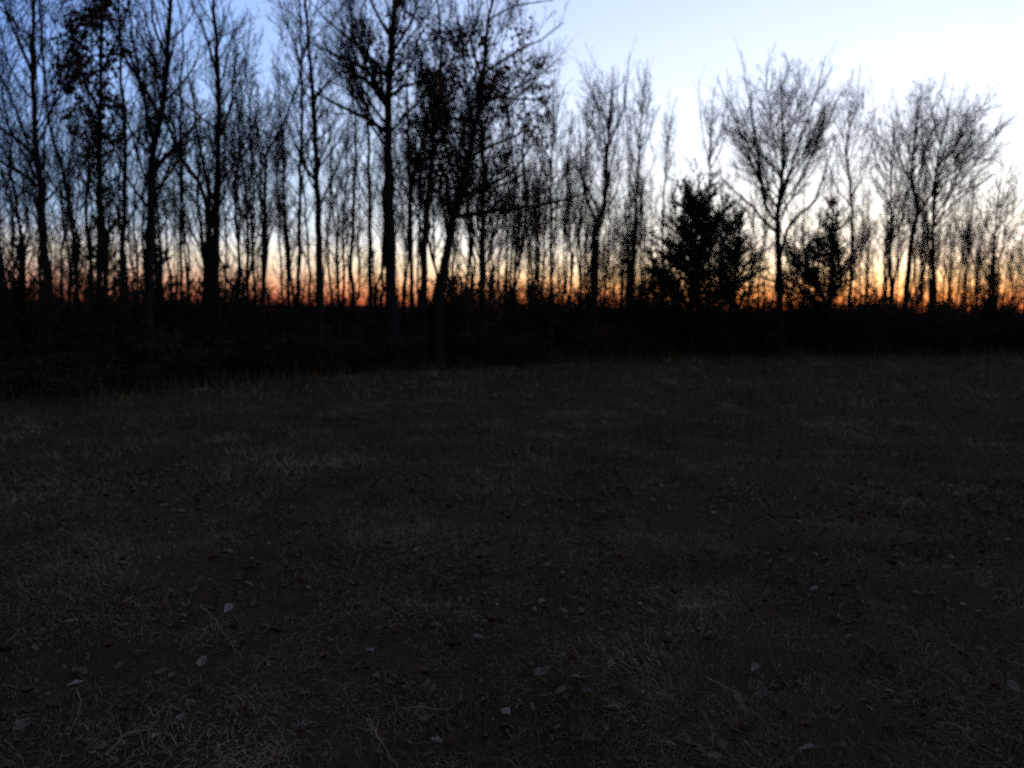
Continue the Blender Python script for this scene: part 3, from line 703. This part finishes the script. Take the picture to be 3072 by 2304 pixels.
# ------------------------------------------------------------------ grass of the field
def scatter(n, ymin, ymax, spread=.80, pad=1.2, p=1.0):
    out = np.zeros((0, 2))
    while len(out) < n:
        y = rng.uniform(ymin, ymax, n * 2) if p == 1 else ymin + (ymax - ymin) * rng.random(n * 2) ** p
        hw = y * spread + pad
        keep = rng.random(n * 2) < hw / (ymax * spread + pad)
        y = y[keep]; x = rng.uniform(-1, 1, len(y)) * hw[keep]
        out = np.concatenate([out, np.stack([x, y], -1)])
    return out[:n]
def blades(xy, hmin, hmax, wid, lie):
    x, y = xy.T
    hol = vnoise(x * 2.3 + 41, y * 2.3 + 17) * .55 + vnoise(x * 5.5 + 3, y * 5.5 + 29) * .45
    xy = xy[rng.random(len(x)) < np.clip(.42 + 2.2 * (hol - .36), .28, 1)]; x, y = xy.T; N = len(x)
    cl = vnoise(x * 1.9 + 30, y * 1.9) * .6 + vnoise(x * 6, y * 6 + 7) * .4
    gr = np.clip((vnoise(x * .33 + 11, y * .25 + 4) - .42) * 1.5 + .45 * np.clip(x / 6 + .2, 0, 1) + .1, 0, 1)        # greener on the right, barer and browner at left
    h = rng.uniform(hmin, hmax, N) * (.3 + 1.3 * cl)
    ph = rng.random(N) * 6.283
    flow = vnoise(x * .8 + 3, y * .8 + 50) * 6.283 * 1.5
    ph = np.where(rng.random(N) < .55, flow + rng.normal(0, .5, N), ph)
    el = np.radians(np.clip(rng.normal(lie, 24, N), 4, 88))
    d1 = np.stack([np.cos(ph) * np.cos(el), np.sin(ph) * np.cos(el), np.sin(el)], -1)
    el2 = el - np.radians(rng.uniform(15, 65, N))
    d2 = np.stack([np.cos(ph) * np.cos(el2), np.sin(ph) * np.cos(el2), np.sin(el2)], -1)
    b0 = np.stack([x, y, gz(x, y) - .004], -1)
    m1 = b0 + d1 * (h * .55)[:, None]; tp = m1 + d2 * (h * .5)[:, None]
    zmin = gz(tp[:, 0], tp[:, 1]) + .006; tp[:, 2] = np.maximum(tp[:, 2], zmin)
    sd = np.stack([-np.sin(ph), np.cos(ph), ph * 0], -1) * (wid * rng.uniform(.6, 1.4, N))[:, None]
    V = np.stack([b0 - sd, b0 + sd, m1 + sd * .8, m1 - sd * .8, tp], 1).reshape(-1, 3)
    i = np.arange(N)[:, None] * 5
    pt = vnoise(x * 1.1 + 70, y * .7 + 3) * .35 + vnoise(x * 3.3 + 9, y * 2.6) * .35 + vnoise(x * 8 + 2, y * 8 + 31) * .3
    t_ = np.clip(.16 + .5 * rng.random(N) ** 1.6 - .25 * gr + .3 * (cl - .5) + 1.45 * (pt - .5), 0, .95); t_ = np.where(rng.random(N) < .003, 1.0, t_)
    return V, i + np.array([[0, 1, 2, 3]]), i + np.array([[3, 2, 4]]), np.repeat(t_, 5)
VV, QQ, TT, CC, off = [], [], [], [], 0
for xy, a_ in ((scatter(165000, 1.6, 6.5), (.03, .095, .0021, 26)), (scatter(105000, 6.5, 14), (.045, .13, .0042, 34)), (scatter(90000, 14, 38), (.07, .17, .011, 42))):
    k = xy[:, 1] < edge_Y(xy[:, 0]) + rng.normal(.3, .8, len(xy)); xy = xy[k]
    v, q, t3, c = blades(xy, *a_); VV.append(v); QQ.append(q + off); TT.append(t3 + off); CC.append(c); off += len(v)
o = obj('grass', mesh_of('grass', np.concatenate(VV), [np.concatenate(QQ), np.concatenate(TT)], False, np.concatenate(CC)), M_GRASS)
o['kind'] = 'stuff'; o['label'] = 'short matted dormant grass covering the dark field'; o['category'] = 'grass'

# taller dead weeds where the field meets the wood
n = 15000
wx = rng.uniform(-16, 30, n); wy = edge_Y(wx) + rng.normal(.5, .7, n)
V, q, t3, c = blades(np.stack([wx, wy], -1), .22, .6, .0045, 66)
o = obj('weeds', mesh_of('weeds', V, [q, t3], False, c * .75), M_GRASS); o['kind'] = 'stuff'
o['label'] = 'strip of taller dead weeds where field meets wood'; o['category'] = 'weeds'

# ------------------------------------------------------------------ fallen oak leaves
def leaf_shape(seed, curl):
    r = np.random.default_rng(seed); L = 1.0
    ts = np.linspace(0, 1, 9); wv = np.array([.02, .11, .20, .17, .27, .22, .27, .17, .02]) * r.uniform(.85, 1.15, 9)
    sp = np.stack([ts - .5, ts * 0, ts * 0], -1)
    l = sp + np.stack([ts * 0, wv, ts * 0], -1); rt = sp - np.stack([ts * 0, wv * r.uniform(.85, 1.1, 9), ts * 0], -1)
    V = np.concatenate([l, sp, rt])
    V[:, 2] += curl * (np.abs(V[:, 1]) * 1.3) + curl * .9 * (V[:, 0] ** 2) + r.normal(0, .02, len(V)) + .3 * curl * V[:, 0] * V[:, 1]
    i = np.arange(8)
    Q = np.concatenate([np.stack([i, i + 9, i + 10, i + 1], -1), np.stack([i + 9, i + 18, i + 19, i + 10], -1)])
    st = np.array([[-.5, .012, 0], [-.5, -.012, 0], [-.72, -.01, .03 + .1 * curl], [-.72, .01, .03 + .1 * curl]]); b = len(V)
    return np.concatenate([V, st]), np.concatenate([Q, np.array([[b, b + 1, b + 2, b + 3]])])
SHAPES = [leaf_shape(k, cu) for k, cu in enumerate((.45, .8, -.6, 1.1, 1.4, -.9, .3))]
def rot_batch(N, tilt):
    a = rng.random(N) * 6.283; b = rng.normal(0, tilt, N); c = rng.normal(0, tilt, N)
    ca, sa, cb, sb, cc, sc = np.cos(a), np.sin(a), np.cos(b), np.sin(b), np.cos(c), np.sin(c); o_, z_ = np.ones(N), np.zeros(N)
    Rz = np.stack([ca, -sa, z_, sa, ca, z_, z_, z_, o_], -1).reshape(N, 3, 3)
    Ry = np.stack([cb, z_, sb, z_, o_, z_, -sb, z_, cb], -1).reshape(N, 3, 3)
    Rx = np.stack([o_, z_, z_, z_, cc, -sc, z_, sc, cc], -1).reshape(N, 3, 3)
    return Rz @ Ry @ Rx
VV, QQ, CC, off = [], [], [], 0
lit = np.concatenate([scatter(4200, 1.7, 8, pad=1.5), scatter(2600, 8, 22, pad=1.5)])
wl = np.stack([rng.uniform(-16, 32, 4000), np.zeros(4000)], -1); wl[:, 1] = edge_Y(wl[:, 0]) + rng.normal(2.6, 2.4, 4000)
lit = np.concatenate([lit, wl]); dens = vnoise(lit[:, 0] * .8, lit[:, 1] * .8 + 20); lit = lit[rng.random(len(lit)) < .25 + dens * 1.1]
for k, (sv, sq) in enumerate(SHAPES):
    p = lit[k::len(SHAPES)]; N = len(p)
    sc = rng.uniform(.034, .074, N)[:, None, None]
    v = (np.einsum('nij,mj->nmi', rot_batch(N, .35), sv) * sc)
    v += np.stack([p[:, 0], p[:, 1], gz(p[:, 0], p[:, 1]) + rng.uniform(.01, .035, N)], -1)[:, None]
    VV.append(v.reshape(-1, 3)); QQ.append((np.arange(N)[:, None, None] * len(sv) + sq[None]).reshape(-1, 4) + off); off += N * len(sv)
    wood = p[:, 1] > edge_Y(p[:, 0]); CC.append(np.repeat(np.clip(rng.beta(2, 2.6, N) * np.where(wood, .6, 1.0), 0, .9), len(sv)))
n = 28000                                                     # crumbs and broken bits of leaf
p = scatter(n, 1.6, 12, pad=1.5); cv = vnoise(p[:, 0] * 1.4 + 8, p[:, 1] * 1.4); p = p[rng.random(n) < .25 + cv]
v, f3, tn = leaf_quads(np.stack([p[:, 0], p[:, 1], gz(p[:, 0], p[:, 1]) + rng.uniform(.008, .04, len(p))], -1), rng, .024, 0.0, (.05, .8))
VV.append(v); CC.append(tn); T3 = f3 + off; off += len(v)
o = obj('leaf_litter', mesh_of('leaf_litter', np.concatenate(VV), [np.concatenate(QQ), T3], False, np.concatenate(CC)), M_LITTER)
o['kind'] = 'stuff'; o['label'] = 'scattered dry brown leaf litter over the field and wood floor'; o['category'] = 'leaf litter'

LEAF_PX = [(319, 1515, 2), (573, 1584, 2), (438, 1603, 1), (628, 1680, 1), (670, 1682, 1), (903, 1667, 1), (1208, 1699, 1), (1184, 1775, 2), (1149, 1785, 1), (1333, 1858, 2), (1437, 1912, 2),
    (684, 1869, 3), (549, 1872, 2), (1080, 1844, 1), (1035, 1914, 1), (1111, 1978, 3), (608, 2020, 3), (229, 2101, 3), (545, 2199, 3), (896, 2242, 3), (903, 2275, 1), (1174, 2094, 2), (1271, 2070, 2),
    (1132, 2049, 2), (73, 2237, 2), (1302, 2251, 3), (1524, 2140, 3), (677, 2188, 1), (1458, 2053, 1), (375, 1525, 0), (792, 1426, 1), (1351, 1544, 0), (1510, 1570, 1), (694, 2094, 1), (604, 1824, 0),
    (2439, 1678, 3), (2342, 1676, 1), (2439, 1780, 3), (3019, 1768, 1), (1637, 1820, 2), (1737, 2067, 2), (1980, 2011, 2), (1835, 2143, 1), (3043, 2070, 3), (2230, 2160, 2), (2286, 2101, 1),
    (2050, 2254, 2), (2418, 2278, 3), (2848, 1841, 2), (2015, 1796, 1), (2807, 2199, 2), (2522, 2167, 1), (2737, 1643, 1), (1626, 2039, 2), (1841, 2290, 1), (1758, 2101, 1), (2966, 2178, 1),
    (2682, 2032, 1), (1852, 1914, 1), (1585, 2028, 2), (1330, 1281, 1), (2600, 1470, 1)]
def flat_mat(name, c, c2):
    m, t, b = mat_new(name); b.inputs['Roughness'].default_value = .85; b.inputs['Specular IOR Level'].default_value = .1
    tc = t.nodes.new('ShaderNodeTexCoord')
    h = noise(t, 5, 5, .65, tc.outputs['Object']); t.links.new(ramp(t, h, [(.35, c), (.7, c2)]), b.inputs['Base Color']); bump(t, b, h, .05)
    return m
M_LEAF = [flat_mat('russet_leaf', (.09, .04, .024), (.15, .07, .045)), flat_mat('tan_leaf', (.14, .095, .062), (.22, .16, .115)),
          flat_mat('pale_leaf', (.2, .145, .095), (.3, .225, .155)), flat_mat('bleached_leaf', (.33, .26, .19), (.47, .385, .29))]
WORDS = ['russet', 'tan', 'pale', 'bleached']
ROWS = [(0, 1560, 'far across the dark grass'), (1560, 1720, 'halfway down the dark grass'), (1720, 1900, 'in the middle foreground grass'), (1900, 2060, 'in the near grass'), (2060, 2190, 'in the front grass'), (2190, 9999, 'beside the bottom edge of the picture')]
cntr = {}
leafmesh = {}
for x, y, tone_ in sorted(LEAF_PX):
    row = next(r for r in ROWS if r[0] <= y < r[1]); key = (tone_, row[2]); c = cntr.get(key, 0); cntr[key] = c + 1
    k = int(rng.integers(len(SHAPES)))
    if (k, tone_) not in leafmesh:
        me = mesh_of('fallen_leaf', SHAPES[k][0], [SHAPES[k][1]]); me.materials.append(M_LEAF[tone_]); leafmesh[(k, tone_)] = me
    p = ground_hit(x, y)
    o = bpy.data.objects.new('fallen_leaf', leafmesh[(k, tone_)]); COL.objects.link(o)
    o.location = (p[0], p[1], float(gz(p[0], p[1])) + .055)
    o.rotation_euler = (rng.normal(0, .45), rng.normal(0, .45), rng.random() * 6.283)
    s = rng.uniform(.048, .074) * (1.12 if tone_ >= 2 else .95); o.scale = (s, s, s)
    o['label'] = f'{WORDS[tone_]} dry leaf {row[2]}, {ORD[c]} such from the left'; o['category'] = 'leaf'; o['group'] = 'fallen leaves lying on the grass'

# ------------------------------------------------------------------ fallen sticks and dry stalks
def stick(label, pix, r, lift=.03):
    pts = []
    for k, (x, y) in enumerate(pix):
        p = ground_hit(x, y); p[2] = float(gz(p[0], p[1])) + lift + .02 * math.sin(k * 1.9); pts.append(p)
    loc = pts[0].copy(); P = resample(np.array(pts), 14) - loc; P += rng.normal(0, .004, P.shape)
    R = r * np.linspace(1, .35, 14)
    C, RC = children(P[None], R[None], 3, .25, .9, 40, 12, .22, .2, .6, 4, .0, .12, rng, .0012)
    root = thing('fallen_stick', label, 'stick', loc, 'thin sticks and stalks lying on the grass')
    v, q = tube_data([(P[None], R[None], 6)]); obj('stem', mesh_of('stem', v, [q]), M_STICK, root)
    for c1, r1 in zip(C, RC):
        v, q = tube_data([(c1[None], r1[None], 4)]); obj('side_twig', mesh_of('side_twig', v, [q]), M_STICK, root)
M_STICK = flat_mat('dry_stick', (.13, .095, .062), (.24, .18, .125))
stick('thin straight stick slanting down to the right, left foreground grass', [(605, 1845), (660, 1920), (727, 1985)], .004)
stick('curved pale stalk arching at the bottom, left of the picture centre', [(1115, 2190), (1140, 2235), (1185, 2285), (1250, 2310)], .004)
stick('longer brown stick near the bottom left corner', [(320, 2282), (375, 2245), (440, 2205), (480, 2180)], .005)
stick('small forked pale stalk at the left edge of the bottom grass', [(195, 2092), (235, 2108), (240, 2160), (200, 2215)], .0035)
stick('slanting dry stalk in the grass right of the picture centre', [(2120, 2040), (2190, 2085), (2260, 2150), (2330, 2195)], .0035)
stick('thin bent stalk in the lower right corner grass', [(2807, 2195), (2870, 2215), (2930, 2260), (2990, 2300)], .0035)
stick('fine stalk crossing the grass above the centre of the foreground', [(1280, 1722), (1340, 1745), (1390, 1765)], .003)
stick('curled dead vine loop in the front grass right of centre', [(1200, 2130), (1270, 2138), (1350, 2120), (1390, 2080)], .0035)
